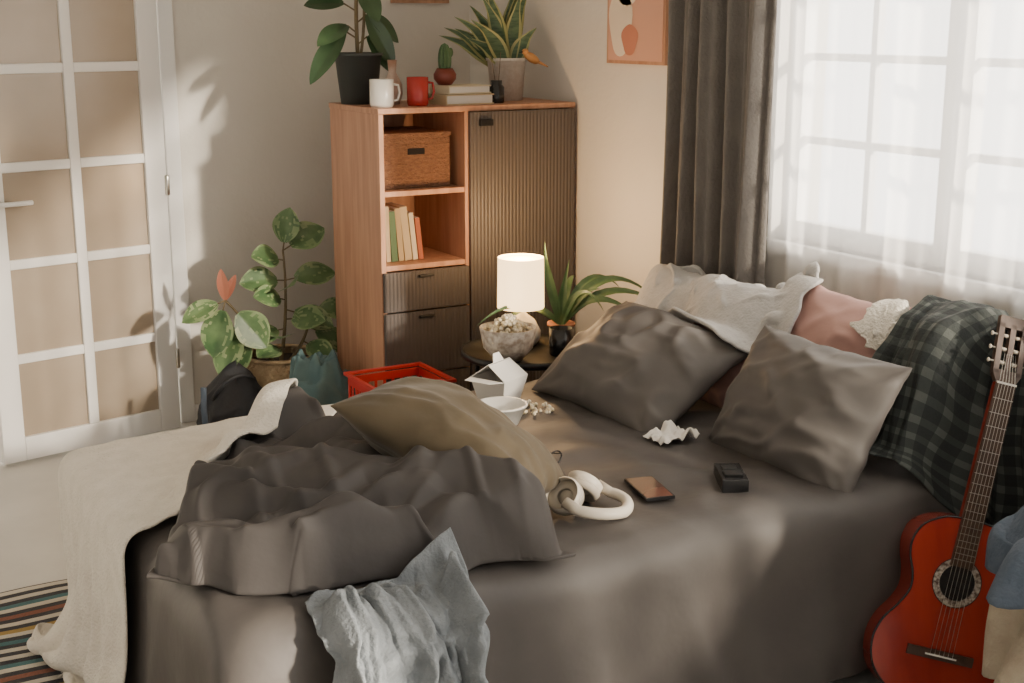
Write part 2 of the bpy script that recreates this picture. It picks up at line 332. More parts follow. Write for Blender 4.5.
# rubber plant on cabinet
B=MB(); px,py=2.10,4.80; pot(B,px,py,CZ,.068,.088,.19,M_pvd)
st=bez((px,py,CZ+.17),(px-.01,py,CZ+.35),(px+.01,py,CZ+.55)); B.tube(st,[.008]*len(st),M_stem)
st2=bez((px+.01,py,CZ+.17),(px+.03,py-.01,CZ+.3),(px+.03,py,CZ+.42)); B.tube(st2,.006,M_stem)
for (bz,tx,ty,tz,w) in [(.24,-.21,-.02,.10,.085),(.30,.13,-.06,.15,.08),(.26,-.20,-.10,.24,.08),(.3,.17,-.02,.24,.075),(.34,-.19,.05,.38,.08),(.38,.15,.02,.42,.08),(.40,.02,-.15,.32,.08),(.45,-.17,.0,.50,.085),(.48,.14,-.05,.55,.085),(.22,.14,-.05,.12,.075)]:
    b0=(px,py,CZ+bz); m0=(px+tx*.25,py+ty*.25,CZ+bz+.03); B.tube([b0,m0],.003,M_stem,6); leaf(B,m0,(px+tx,py+ty,CZ+tz),w,M_leafd,None,.12,up=(-.3,-.6,.6))
B.build('rubber_plant')
# snake plant
B=MB(); sx,sy=2.70,4.72; pot(B,sx,sy,CZ,.062,.076,.165,M_pvw)
M_snake=mat('snake_leaf',(.04,.085,.04),.5,(.09,.15,.07),22,stretch=(1,1,5)); M_snakee=mat('snake_edge',(.32,.32,.13),.5)
rn=random.Random(4)
for k in range(24):
    ln=rn.uniform(-.22,.11); hh=rn.uniform(.16,.36)-abs(ln)*.5; q=rn.uniform(-.04,.04)
    b0=Vector((sx+ln*.2,sy+q,CZ+.14)); tp=b0+Vector((ln*.87,q-ln*.3,hh)); md=b0+Vector((ln*.25,q*.4,hh*.65))
    strip(B,bez(b0,md,tp,10),.07,M_snake,up=(-.5+rn.uniform(-.5,.5),-.86,.1),edge=M_snakee,fold=.12)
B.build('snake_plant')
B=MB(); M_bird=mat('bird_wood',(.55,.26,.08),.5); bx=Vector((2.765,4.635,CZ+.165))
B.ell((0,0,0),(.038,.016,.018),M_bird,M=Matrix.Translation(bx)@Matrix.Rotation(.5,4,'Y')); B.ell((bx.x-.03,bx.y,bx.z+.024),(.014,.012,.012),M_bird)
B.tube([(bx.x-.042,bx.y,bx.z+.024),(bx.x-.058,bx.y,bx.z+.02)],[.004,.001],M_dark,6); B.tube([(bx.x+.03,bx.y,bx.z-.015),(bx.x+.075,bx.y,bx.z-.035)],[.01,.004],M_bird,8,flat=.4)
B.build('bird_figurine')
# ------------------------------------------------------------ floor plant
B=MB(); fx,fy=1.83,5.04
def bsk(u,v):
    a=u*6.283; r=.125+.045*math.sin(math.pi*(.1+.8*v)); r+=.004*math.sin(a*40+math.pi*int(v*22)); return (fx+r*math.cos(a),fy+r*math.sin(a),.32*v)
B.surf(bsk,160,44,M_basket); B.lathe([(0,.02),(.14,.29),(0,.295)],M_soil,(fx,fy,0)); B.tube([(fx+.145*math.cos(a),fy+.145*math.sin(a),.32) for a in [i*6.283/30 for i in range(31)]],.009,M_basket)
S=lambda dx,dy,z: Vector((fx+dx,fy+dy,z))
stA=bez(S(0,0,.27),S(.04,-.02,.5),S(.03,0,.74),12); stB=bez(S(-.02,0,.27),S(-.10,-.05,.42),S(-.24,-.08,.58),12); stC=bez(S(.02,0,.27),S(.1,-.05,.36),S(.12,-.05,.5),12)
for s_ in (stA,stB,stC): B.tube(s_,[.009-.0004*i for i in range(13)],M_stem)
LV=[(stA,12,.02,-.02,.15,.11),(stA,12,.14,-.02,.08,.13),(stA,11,-.12,-.04,.04,.11),(stA,9,-.16,-.02,.02,.12),(stA,9,.17,-.03,.03,.11),(stA,7,-.13,-.08,.05,.10),(stA,6,.13,-.1,-.04,.11),(stA,4,-.15,-.05,.0,.11),(stA,5,.09,-.12,.02,.12),(stA,8,-.03,-.14,.06,.11),(stA,3,-.06,-.13,.05,.11),
 (stB,12,-.06,-.02,-.17,.13),(stB,12,-.15,-.02,-.04,.09),(stB,11,.10,-.05,-.13,.14),(stB,9,-.10,-.05,-.16,.12),(stB,6,-.13,-.04,-.12,.11),(stC,12,.14,-.04,.0,.10),(stC,9,.13,-.05,-.08,.10),(stC,6,.05,-.13,-.03,.10),(stA,2,-.12,-.1,.02,.10)]
for (s_,k,dx,dy,dz,w) in LV:
    p0=s_[k]; d=Vector((dx,dy,dz)); p1=p0+d*.22; B.tube([p0,p1],.003,M_stem,6); leaf(B,p1,p0+d*1.2,w,M_leaf,M_leafc,.12,up=(-.35,-.7,.5+.3*random.random()))
p0=stB[12]; leaf(B,p0,p0+Vector((-.02,-.02,.13)),.045,M_leafr,None,.05,up=CAMD); leaf(B,p0,p0+Vector((.045,0,.10)),.035,M_leafr,None,.05,up=CAMD)
B.build('potted_rubber_tree')
# crate
B=MB(); kx0,kx1,ky0,ky1,kz=1.86,2.15,4.15,4.42,.375
def slat(lo,hi): B.box(lo,hi,M_redp)
B.box((kx0,ky0,0),(kx1,ky1,.008),M_redp)
for z in (.06,.13,.20,.27,.335):
    h=.022 if z<.33 else .03
    slat((kx0,ky0,z),(kx1,ky0+.006,z+h)); slat((kx0,ky1-.006,z),(kx1,ky1,z+h)); slat((kx0,ky0+.006,z),(kx0+.006,ky1-.006,z+h)); slat((kx1-.006,ky0+.006,z),(kx1,ky1-.006,z+h))
for i in range(9):
    x=kx0+(kx1-kx0-.012)*i/8; slat((x,ky0+.001,.008),(x+.012,ky0+.005,.34)); slat((x,ky1-.005,.008),(x+.012,ky1-.001,.34))
    y=ky0+(ky1-ky0-.012)*i/8; slat((kx0+.001,y,.008),(kx0+.005,y+.012,.34)); slat((kx1-.005,y,.008),(kx1-.001,y+.012,.34))
B.box((kx0-.012,ky0-.012,kz-.006),(kx1+.012,ky0+.004,kz+.006),M_redp); B.box((kx0-.012,ky1-.004,kz-.006),(kx1+.012,ky1+.012,kz+.006),M_redp); B.box((kx0-.012,ky0+.004,kz-.006),(kx0+.004,ky1-.004,kz+.006),M_redp); B.box((kx1-.004,ky0+.004,kz-.006),(kx1+.012,ky1-.004,kz+.006),M_redp)
B.build('red_crate',.002)
B=MB(); 
def crm(u,v):
    x=kx0+.02+(kx1-kx0-.04)*u; y=ky0+.02+(ky1-ky0-.04)*v; return (x,y,.29+.08*N3(x*9,y*9,3)+.03*N3(x*25,y*25,7))
B.surf(crm,40,40,mat('orange_cloth',(.5,.2,.12),.8,(.4,.36,.3),6)); B.build('crate_laundry',solid=.004)
def heap(name,c,rx,ry,ztop,zbot,m,seed,nf=7,amp=.1,pk=.1,solid=.004,pw=2.2):
    B=MB()
    def fn(u,v):
        a=u*6.283; cx,sx_=math.cos(a),math.sin(a); r=(.12+.88*v**.7)*(1+amp*math.sin(a*nf+2.5*v+seed)*v+.22*N3(cx*1.6+seed,sx_*1.6,v*2)+.10*N3(cx*4+seed,sx_*4,v*4))
        z=zbot+(ztop-zbot)*(1-v**pw)+pk*N3(cx*2,sx_*2+seed,v*4)*min(1,v*4)*(1-v*.6)+pk*.5*(rid(cx*3*v,sx_*3*v,seed,2.4)-.3)*min(1,v*3)*(1-v)
        return (c[0]+rx*r*cx*(1 if v>0 else 0),c[1]+ry*r*sx_*(1 if v>0 else 0),max(zbot if zbot<.01 else 0,z)+.004)
    B.surf(fn,110,40,m); return B.build(name,solid=solid)
heap('teal_cloth',(1.86,4.70),.165,.13,.36,.002,M_teal,1)
# backpack
B=MB()
def bag(u,v):
    a=u*6.283; p=v; r=math.sin(math.pi*min(1,max(0,p)))**.5
    n_=1+.25*N3(math.cos(a)*2,math.sin(a)*2,v*4)+.1*N3(math.cos(a)*5,math.sin(a)*5,v*9)
    return (1.55+.12*r*n_*math.cos(a)+.05*v,4.90+.09*r*n_*math.sin(a),.005+.31*p+.04*math.sin(a)*p)
B.surf(bag,60,34,M_shoe); B.tube(bez((1.49,4.87,.22),(1.56,4.80,.36),(1.66,4.87,.28)),.008,M_shoe); B.tube(bez((1.45,4.84,.28),(1.42,4.78,.1),(1.47,4.80,.02)),.012,M_denimd); B.build('backpack')
# ------------------------------------------------------------ side table & stuff
tx,ty=2.34,3.95
B=MB(); B.lathe([(0,-.012),(.225,-.012),(.23,-.008),(.23,.012),(.224,.014),(.222,.0),(0,.0)],M_dark,(tx,ty,.5),48)
for k in range(3):
    a=k*2.094+.5; B.tube([(tx+.17*math.cos(a),ty+.17*math.sin(a),.49),(tx+.2*math.cos(a),ty+.2*math.sin(a),0.006)],.008,M_dark)
B.tube([(tx+.187*math.cos(a),ty+.187*math.sin(a),.2) for a in [i*6.283/36 for i in range(37)]],.005,M_dark,6); B.build('side_table')
B=MB(); lx,ly=2.38,4.06; B.lathe([(0,0),(.055,0),(.07,.02),(.072,.05),(.05,.09),(.018,.115),(.014,.14),(0,.14)],M_ceram,(lx,ly,.5)); B.lathe([(.084,.135),(.082,.315),(.080,.315),(.082,.135)],M_shade,(lx,ly,.5),40); B.lathe([(0,.31),(.08,.31)],M_shade,(lx,ly,.5),40); B.build('table_lamp')
B=MB(); gx,gy=2.225,3.88
B.lathe([(0,0),(.045,0),(.085,.045),(.098,.115),(.094,.115),(.081,.047),(.043,.005),(0,.005)],M_lace,(gx,gy,.501),40); B.build('snack_bowl')
B=MB(); rn=random.Random(2)
def kernel(x,y,z,s=.011):
    for q in range(2): B.ell((x+rn.uniform(-.006,.006),y+rn.uniform(-.006,.006),z+rn.uniform(-.003,.005)),(s*.65,s*.65,s*.65),M_pop,6,5,jit=.12)
for k in range(240):
    z=rn.uniform(.07,.15); rr=.085 if z<.115 else .08*(1-(z-.115)/.04); a=rn.uniform(0,6.28); r=rr*math.sqrt(rn.uniform(.0,1))*.93; kernel(gx+r*math.cos(a),gy+r*math.sin(a),.501+z)
B.build('popcorn')
B=MB(); B.lathe([(0,0),(.038,0),(.042,.006),(.042,.095),(.038,.095),(.038,.07),(0,.07)],M_black,(2.42,3.85,.501)); B.build('candle_jar')
B=MB(); ax,ay=2.53,3.98; B.lathe([(0,0),(.035,0),(.045,.07),(.05,.07),(.05,.08),(.04,.08),(0,.07)],M_terra,(ax-.03,ay,.501))
z0=.57; ax-=.03
for (dx,dy,dz,hx,hy,hz,w) in [(-.04,.05,.30,-.06,.02,.2,.035),(.28,-.18,.10,.12,-.08,.28,.04),(.20,-.26,.02,.08,-.1,.2,.035),(.22,-.05,.12,.1,-.02,.26,.035),(.30,-.28,.05,.14,-.12,.24,.035),(.1,-.1,.14,.05,-.05,.14,.035),(.02,-.02,.24,0,0,.12,.035),(-.27,.0,-.04,-.14,.05,.16,.03),(-.32,.05,.02,-.15,.05,.15,.03),(.14,.12,.14,.06,.05,.2,.03),(.05,-.2,.08,.03,-.08,.22,.03)]:
    strip(B,bez((ax,ay,z0),(ax+hx,ay+hy,z0+hz),(ax+dx,ay+dy,z0+dz),12),w,M_leaf,up=(-.3,-.5,.6),fold=.2)
B.build('potted_spider_plant')
# ------------------------------------------------------------ bed solid
HBX,HBY0,HBY1,HBZ=BX1,2.22,BY1+.0,.79
B=MB(); B.box((BX0+.08,BY0+.08,.06),(BX1,BY1-.08,.26),M_frame); B.box((BX0+.05,BY0+.05,.26),(BX1,BY1-.05,BZ-.02),M_frame); B.box((HBX,HBY0,.02),(HBX+.055,HBY1,HBZ),M_frame)
for x in (BX0+.1,BX1-.14):
    for y in (BY0+.1,BY1-.16): B.box((x,y,0),(x+.06,y+.06,.06),M_dark)
bed=B.build('bed',.04,bseg=4)
# ------------------------------------------------------------ pillows
HM={}
def pillow(name,w,h,T,m,seed,c,xd,nd,slump=.1,wr=1.0,n=48):
    nx=n; ny=int(n*h/w); v=[];f=[];idx={}; rnd=random.Random(seed)
    def mp_(k,n_): s=k/n_*2-1; return math.sin(s*math.pi/2)*.6+s*.4
    def put(i,j,s):
        ed=i in(0,nx) or j in(0,ny); k=(i,j,0 if ed else s)
        if k not in idx:
            a=mp_(i,nx); b=mp_(j,ny); A=abs(a);Bq=abs(b)
            x=a*w/2*(1-.055*(1-b*b)); y=b*h/2*(1-.07*(1-a*a))
            x+=.010*N3(b*4,seed,1); y+=.010*N3(a*4,seed,2)
            pr=((1-A**2.4)*(1-Bq**2.4)); pr=pr**.6 if pr>0 else 0
            z=T/2*pr*(1+.22*N3(a*1.1,b*1.1,seed+s))
            ca=1-A; cb=1-Bq; dd=math.hypot(ca,cb); an=math.atan2(cb,ca+1e-6)
            q=(a>0)*2+(b>0)
            z+=wr*.007*math.sin(an*9+q*2+seed+2.0*N3(a*2,b*2,seed))*math.exp(-dd*1.5)*min(1,pr*2)
            r1=1-abs(N3(a*.9+b*1.3,b*1.5-a*1.2,seed*3+s))*3.2; z+=wr*.014*max(0,r1)**2*min(1,pr*1.5)
            r2=1-abs(N3(a*1.4-b*2.3,b*1.6+a*.8,seed*5+s))*4.5; z+=wr*.007*max(0,r2)**1.6*min(1,pr*1.5)
            z=s*z if not ed else .004*N3(a*5,b*5,seed)
            z-=slump*(x*x+y*y)
            idx[k]=len(v); v.append((x,y,z))
        return idx[k]
    for s in (1,-1):
        for j in range(ny):
            for i in range(nx):
                q=[put(i,j,s),put(i+1,j,s),put(i+1,j+1,s),put(i,j+1,s)]; f.append(q if s>0 else q[::-1])
    me=bpy.data.meshes.new(name); me.from_pydata(v,[],f); me.materials.append(m)
    for p_ in me.polygons: p_.use_smooth=True
    ob=bpy.data.objects.new(name,me); COL.objects.link(ob)
    M=frame(c,Vector(nd).cross(Vector(xd)),nd); ob.matrix_world=M
    md=ob.modifiers.new('s','SUBSURF'); md.levels=1; md.render_levels=1
    HM[name]=np.array([tuple(M@Vector(q)) for q in v]); return ob
pillow('bed_pillow',.58,.44,.18,M_grey,1,(2.27,3.20,.635),(.05,-1,-.02),(-.55,-.12,.83),.25,1.3)
pillow('bed_pillow.001',.53,.39,.18,M_grey,2,(2.34,2.56,.645),(.06,-1,-.03),(-.85,-.05,.5),.2,1.3)
pillow('pink_cushion',.46,.42,.15,M_pink,3,(2.60,2.72,.695),(0,-1,-.03),(-.93,0,.3),.1,.6)
pillow('pink_cushion.001',.46,.42,.15,M_pink,4,(2.56,3.08,.65),(0,-1,.05),(-.93,0,.35),.1,.6)
pillow('pink_cushion.002',.46,.42,.15,M_pink,5,(2.59,3.40,.63),(0,-1,0),(-.93,0,.33),.1,.6)
pillow('velvet_cushion',.50,.38,.19,M_brown,6,(1.375,2.635,.690),(.59,-.72,-.35),(.36,-.20,.92),.15,.8)
# ------------------------------------------------------------ PBD cloth
def boxsdf(lo,hi,r):
    lo=np.array(lo,float);hi=np.array(hi,float); c=(lo+hi)/2; h=(hi-lo)/2-r
    def f(P,th):
        q=P-c; s=np.sign(q); s[s==0]=1; a=np.abs(q)-h; mx=np.maximum(a,0); l=np.linalg.norm(mx,axis=1); out=l>0
        d=np.where(out,l,a.max(1))-r-th
        n=np.zeros_like(P); n[out]=mx[out]/l[out][:,None]*s[out]
        ins=~out
        if ins.any():
            k=a[ins].argmax(1); nn=np.zeros((ins.sum(),3)); nn[np.arange(len(k)),k]=s[ins][np.arange(len(k)),k]; n[ins]=nn
        hit=d<0
        P=P-n*np.where(hit,d,0)[:,None]; return P,hit
    return f
def floorc(z0):
    def f(P,th):
        hit=P[:,2]<z0+th; P=P.copy(); P[hit,2]=z0+th; return P,hit
    return f
class HMap:
    def __init__(s,lo,hi,res=.015): s.lo=lo;s.res=res;s.nx=int((hi[0]-lo[0])/res)+1;s.ny=int((hi[1]-lo[1])/res)+1;s.z=np.full((s.nx,s.ny),-9.)
    def splat(s,V,dil=1):
        z=np.full_like(s.z,-9.); i=((V[:,0]-s.lo[0])/s.res).round().astype(int); j=((V[:,1]-s.lo[1])/s.res).round().astype(int); ok=(i>=0)&(i<s.nx)&(j>=0)&(j<s.ny)
        np.maximum.at(z,(i[ok],j[ok]),V[ok,2])
        for _ in range(dil):
            z2=z.copy(); z2[1:]=np.maximum(z2[1:],z[:-1]); z2[:-1]=np.maximum(z2[:-1],z[1:]); zz=z2.copy(); zz[:,1:]=np.maximum(zz[:,1:],z2[:,:-1]); zz[:,:-1]=np.maximum(zz[:,:-1],z2[:,1:]); z=zz
        s.z=np.maximum(s.z,z)
    def blur(s,n=2):
        for _ in range(n):
            z=np.pad(s.z,1,'edge'); a=(z[1:-1,1:-1]*2+z[2:,1:-1]+z[:-2,1:-1]+z[1:-1,2:]+z[1:-1,:-2])/6; s.z=np.where(s.z>-5,np.where(a>-1,a,s.z),s.z)
    def coll(s,P,th):
        fi=np.clip((P[:,0]-s.lo[0])/s.res,0,s.nx-1.001); fj=np.clip((P[:,1]-s.lo[1])/s.res,0,s.ny-1.001); i=fi.astype(int); j=fj.astype(int); a=fi-i; b=fj-j
        i1=np.minimum(i+1,s.nx-1); j1=np.minimum(j+1,s.ny-1); Z=s.z
        h=(Z[i,j]*(1-a)+Z[i1,j]*a)*(1-b)+(Z[i,j1]*(1-a)+Z[i1,j1]*a)*b
        hit=(P[:,2]<h+th)&(h>-1); P=P.copy(); P[hit,2]=np.minimum(h[hit]+th,P[hit,2]+.02); return P,hit
def smooth(P,n,k=.5):
    for _ in range(n):
        Q=P.copy(); Q[1:-1,1:-1]=(P[2:,1:-1]+P[:-2,1:-1]+P[1:-1,2:]+P[1:-1,:-2])/4; P=P*(1-k)+Q*k
    return P
def pbd(nx,ny,fn,W,H,cols,steps=140,iters=12,bend=.3,th=.008,mu=.5,g=9.8,damp=.97,bend4=0,jitter=.001,seed=1,init=False):
    P=np.array([fn(i/nx,j/ny) for j in range(ny+1) for i in range(nx+1)],float).reshape(ny+1,nx+1,3)
    if init: P=smooth(P,2)
    lx,ly=(W or 1)/nx,(H or 1)/ny; ld=math.hypot(lx,ly); dt=1/50
    V=np.zeros_like(P)
    def con(P,A,Bx,L,k,mode=0):
        d=P[Bx]-P[A]; l=np.linalg.norm(d,axis=2,keepdims=True)+1e-9; e=(l-L)/l
        if mode: e=np.minimum(e,0)
        c=d*e*k; D=np.zeros_like(P); D[A]+=c; D[Bx]-=c; P+=D
    s_=slice; al=slice(None)
    C=[((al,s_(0,-1)),(al,s_(1,None)),lx,.3,0),((s_(0,-1),al),(s_(1,None),al),ly,.3,0),((s_(0,-1),s_(0,-1)),(s_(1,None),s_(1,None)),ld,.12,0),((s_(1,None),s_(0,-1)),(s_(0,-1),s_(1,None)),ld,.12,0)]
    if bend: C+=[((al,s_(0,-2)),(al,s_(2,None)),2*lx,.25*bend,1),((s_(0,-2),al),(s_(2,None),al),2*ly,.25*bend,1)]
    if bend4: C+=[((al,s_(0,-4)),(al,s_(4,None)),4*lx,.25*bend4,1),((s_(0,-4),al),(s_(4,None),al),4*ly,.25*bend4,1)]
    if init: C=[(A,Bx,np.linalg.norm(P[Bx]-P[A],axis=2,keepdims=True),k,0) for A,Bx,L,k,mo in C]
    P+=np.random.RandomState(seed).normal(0,jitter,P.shape)
    for st in range(steps):
        old=P.copy(); V[...,2]-=g*dt; V*=damp; P=P+V*dt
        for it in range(iters):
            for A,Bx,L,k,mo in C: con(P,A,Bx,L,k,mo)
            if it%3==2 or it==iters-1:
                Q=P.reshape(-1,3); hits=np.zeros(len(Q),bool)
                for c in cols: Q,h=c(Q,th); hits|=h
                P=Q.reshape(P.shape)
        hits=hits.reshape(P.shape[:2]); dP=P-old; dP[hits]*=(1-mu); P=old+dP
        V=dP/dt; sp=np.linalg.norm(V,axis=2,keepdims=True); V*=np.minimum(1,2.0/(sp+1e-9))
    return P
def gmesh(name,P,m,solid=.004,sub=1,soff=0,delf=None):
    ny,nx=P.shape[0]-1,P.shape[1]-1; v=P.reshape(-1,3)
    f=[(j*(nx+1)+i,j*(nx+1)+i+1,(j+1)*(nx+1)+i+1,(j+1)*(nx+1)+i) for j in range(ny) for i in range(nx)]
    if delf is not None: f=[q for q in f if not any(delf[k] for k in q)]
    o=Vector(v.mean(0)); o.z=v[:,2].min()
    me=bpy.data.meshes.new(name); me.from_pydata([tuple(Vector(q)-o) for q in v],[],f); uv=me.uv_layers.new(name='UVMap')
    ks=np.zeros(len(me.loops),int); me.loops.foreach_get('vertex_index',ks); u=np.stack([(ks%(nx+1))/nx,(ks//(nx+1))/ny],1).ravel(); uv.data.foreach_set('uv',u)
    me.polygons.foreach_set('use_smooth',[True]*len(f)); me.materials.append(m)
    if delf is not None:
        import bmesh
        bm=bmesh.new(); bm.from_mesh(me); bmesh.ops.delete(bm,geom=[q for q in bm.verts if not q.link_faces],context='VERTS'); bm.to_mesh(me); bm.free()
    ob=bpy.data.objects.new(name,me); ob.location=o; COL.objects.link(ob)
    if solid: md=ob.modifiers.new('so','SOLIDIFY'); md.thickness=solid; md.offset=soff
    if sub: md=ob.modifiers.new('s','SUBSURF'); md.levels=sub; md.render_levels=sub
    return ob
bedc=boxsdf((BX0,BY0,-.3),(BX1+.4,BY1,BZ-.004),.04)
fl=floorc(.02)
sw_,sh_=BX1-BX0+.45,BY1-BY0+.62
Ps=pbd(130,100,lambda u,v:(BX0-.45+sw_*u,BY0-.46+sh_*v,BZ+.012+.012*N3(u*9,v*7)+.008*N3(u*22,v*19,3)),sw_*1.018,sh_*1.03,[bedc,fl],120,12,.2,.006,.35)
Ps[...,0]=np.minimum(Ps[...,0],BX1-.002)
Ps=smooth(Ps,2)
for q in Ps.reshape(-1,3):
    x,y,z=q; cw=min(1,max(0,(x-BX0-.04)/.25))
    if z>BZ-.03:
        q[2]+=.013*rid(x*1.6+y*1.1,y*3.2-x*1.2,3,3)+.008*rid(x*3+y*4,y*3-x*2.5,8,3)+.006*rid(x*6-y*2,y*5+x*3,18,3.4)
    elif y<BY0+.02:
        k=min(1,(BZ-z)/.35)*cw; q[1]-=k*(.040*rid(x*3.2+z*.8,z*.5,5,2)+.018*rid(x*7+z*1.5,z*1.2,9,2.4))
    elif x<BX0+.02:
        k=min(1,(BZ-z)/.35); q[0]-=k*(.03*rid(y*3.2,z*.5,15,2))
Ps=smooth(Ps,1); fv=Ps.reshape(-1,3)
gmesh('bed_sheet',Ps,M_sheet,.003,delf=(fv[:,2]<.045))
pv=Ps.reshape(-1,3); hm=HMap((BX0-.1,BY0-.1),(BX1+.1,BY1+.1)); hm.splat(pv[pv[:,2]>.4],1)
# duvet : bunched comforter
A_,B_,C_,D_=Vector((.64,2.60,0)),Vector((1.20,3.40,0)),Vector((1.47,2.28,0)),Vector((.86,2.37,0))
def duv(u,v):
    p=(A_*(1-u)+B_*u)*(1-v)+(D_*(1-u)+C_*u)*v
    x,y=p.x,p.y
    x+=.045*N3(u*3,v*3,51); y+=.045*N3(u*3,v*3,57)
    s=x*.50+y*.87; t=x*.87-y*.50
    s+=.09*N3(s*1.6,t*2.4,4)+.035*N3(s*5,t*4,6); 
    d=min(u,1-u)*1.15; d2=min(v,1-v)*.9; e=min(1,d/.06)**.6*min(1,d2/.05)**.6
    big=bil(s*3.1,t*.95,1,2.6,.9); mid=bil(s*6.2+t*.8,t*1.9,7,2.6,.9); sm=rid(s*9-t*3,t*5,12,3.2,1.6); sm2=rid(s*5+t*6,t*4,31,4,1.5); sm3=bil(s*13,t*4.5,61,2.8,.8)
    z=.060+.095*big*(.7+.6*N3(x*2,y*2,90)+.3)+.046*mid+.022*sm+.016*sm2+.018*sm3
    k=.04*(mid-.5)
    return (x+k*.5,y+k*.87-.01,BZ+.004+z*e)
nx_,ny_=190,160
Pd=np.array([duv(i/nx_,j/ny_) for j in range(ny_+1) for i in range(nx_+1)]).reshape(ny_+1,nx_+1,3)
Pd=smooth(Pd,4,.5)
ov=np.maximum(0,(BY0+.05)-Pd[...,1]); Pd[...,2]-=ov*1.2; ov=np.maximum(0,(BX0+.03)-Pd[...,0]); Pd[...,2]-=ov*1.5; Pd[...,0]=np.where(ov>0,Pd[...,0]-.01,Pd[...,0])
# the cushion's weight presses the duvet down where it lies
M6=bpy.data.objects['velvet_cushion'].matrix_world.inverted(); M6=np.array(M6)
Pf=Pd.reshape(-1,3); Lc=Pf@M6[:3,:3].T+M6[:3,3]
ins=(np.abs(Lc[:,0])<.235)&(np.abs(Lc[:,1])<.18)
wt=np.clip((.235-np.abs(Lc[:,0]))/.06,0,1)*np.clip((.18-np.abs(Lc[:,1]))/.06,0,1)
low=-.10*np.sqrt(np.clip((1-(Lc[:,0]/.26)**2)*(1-(Lc[:,1]/.2)**2),0,1))
dz=np.where(ins,np.maximum(0,Lc[:,2]-low+.004)*wt,0); Pf[:,2]=np.maximum(Pf[:,2]-dz*1.05,BZ+.02)
gmesh('duvet',Pd,M_duvet,.008,1,-.2)
hm2=HMap((BX0-.1,BY0-.1),(BX1+.1,BY1+.1)); hm2.z=hm.z.copy(); dv=Pd.reshape(-1,3); hm2.splat(dv[dv[:,2]>.4]+np.array([0,0,.006]),1); hm2.blur(1)
bedc2=boxsdf((BX0-.03,BY0-.03,-.3),(BX1+.4,BY1+.012,BZ+.006),.04)
Q00,Q01,Q10,Q11=Vector((.26,2.80,0)),Vector((.24,3.50,0)),Vector((1.10,3.06,0)),Vector((1.50,3.60,0))
def bl(u,v):
    p=(Q00*(1-v)+Q01*v)*(1-u)+(Q10*(1-v)+Q11*v)*u; x,y=p.x,p.y-.06*math.sin(3.14*u)*(1-v)
    f1=.05*bil(u*2,v*3.2,4)+.03*rid(u*5+2*v,v*6,6); ed=BX0-.05
    if x<ed:
        dr=ed-x; return (ed-.02-.6*f1*min(1,dr*5)-.03*math.sin(v*17+1)*min(1,dr*4),y+.02*math.sin(v*11)*dr*2,max(.04,.66-dr*1.4))
    return (x,y,.66+min(.08,(x-ed)*.6)+f1)
Pb=pbd(100,60,bl,0,0,[hm2.coll,bedc2,fl],26,16,.5,.014,.8,g=5,bend4=.3,init=True)
Pb[...,0]=np.maximum(Pb[...,0],.50+.0*Pb[...,1])
gmesh('throw_blanket',smooth(Pb,1),M_blank,.008,1)
B=MB(); rn=random.Random(3)
for j in range(0,61,2):
    e=Vector(Pb[j,0]); 
    for q in range(3):
        d=Vector((rn.uniform(-.03,.005),rn.uniform(-.02,.02),-.07)); z_=max(.025,e.z-.07); B.tube([e,e+Vector((d.x*.5,d.y*.5,(z_-e.z)*.6)),Vector((e.x+d.x*1.6,e.y+d.y*1.6,z_))],.002,M_blank,5)
B.build('blanket_fringe')
# denim shirt over near edge
def dn(u,v):
    x=.87+.31*u+.03*N3(u*5,v*5,2); yy=1.80+.52*v+.05*N3(u*4,v*4,22); e=min(1,7*u+.15,7*(1-u)+.15)*min(1,7*(1-v)+.1)
    f1=e*(.050*bil(u*2.6,v*1.6,8)+.040*rid(u*4.5,v*1.8,1,2.4)+.028*rid(u*8,v*4,3,2.4)+.018*bil(u*11,v*7,33)+.012*rid(u*14,v*10,44,3)); ed=BY0-.045
    if yy<ed:
        dr=ed-yy; return (x+.05*(u-.5)*dr*3,ed-.015-f1,max(.06,.535-dr*1.1)+.3*f1)
    return (x,yy,.525+f1*.9)
Pj=pbd(100,120,dn,0,0,[hm2.coll,bedc2,fl],6,12,.8,.012,.85,g=5,bend4=.5,init=True)
Pj[...,1]-=np.where(Pj[...,2]<.47,.025,0)
gmesh('denim_shirt',smooth(Pj,1),M_denim,.005,1)
# sweater and plaid shirt
hb=boxsdf((HBX,HBY0,-.3),(HBX+.055,HBY1,HBZ),.02)
hm3=HMap((2.0,1.8),(XB+.1,3.8))
for k,V_ in HM.items(): hm3.splat(V_,1)
hm3.blur(2)
wall=lambda P,th:((lambda h:(np.column_stack([np.where(h,XB-.075,P[:,0]),P[:,1:]]),h))(P[:,0]>XB-.075))
def swf(u,v):
    e=min(1,8*u+.2,8*(1-u)+.2)*min(1,8*v+.2,8*(1-v)+.2)
    return (2.42+.35*u,2.84+.74*v+.03*N3(u*5,v*5,7),.88+e*(.07*bil(u*1.5,v*3.5,3)+.03*rid(u*4,v*9,5)))
Pw=pbd(54,96,swf,0,0,[hm3.coll,hb,bedc2,wall],40,10,.8,.012,.7,bend4=.6,init=True)
gmesh('grey_sweater',smooth(Pw,1),M_sweat,.012,1)
path=[(2.825,.55),(2.825,.80),(2.79,.875),(2.72,.885),(2.64,.86),(2.57,.77),(2.53,.65),(2.50,.57),(2.46,.555)]
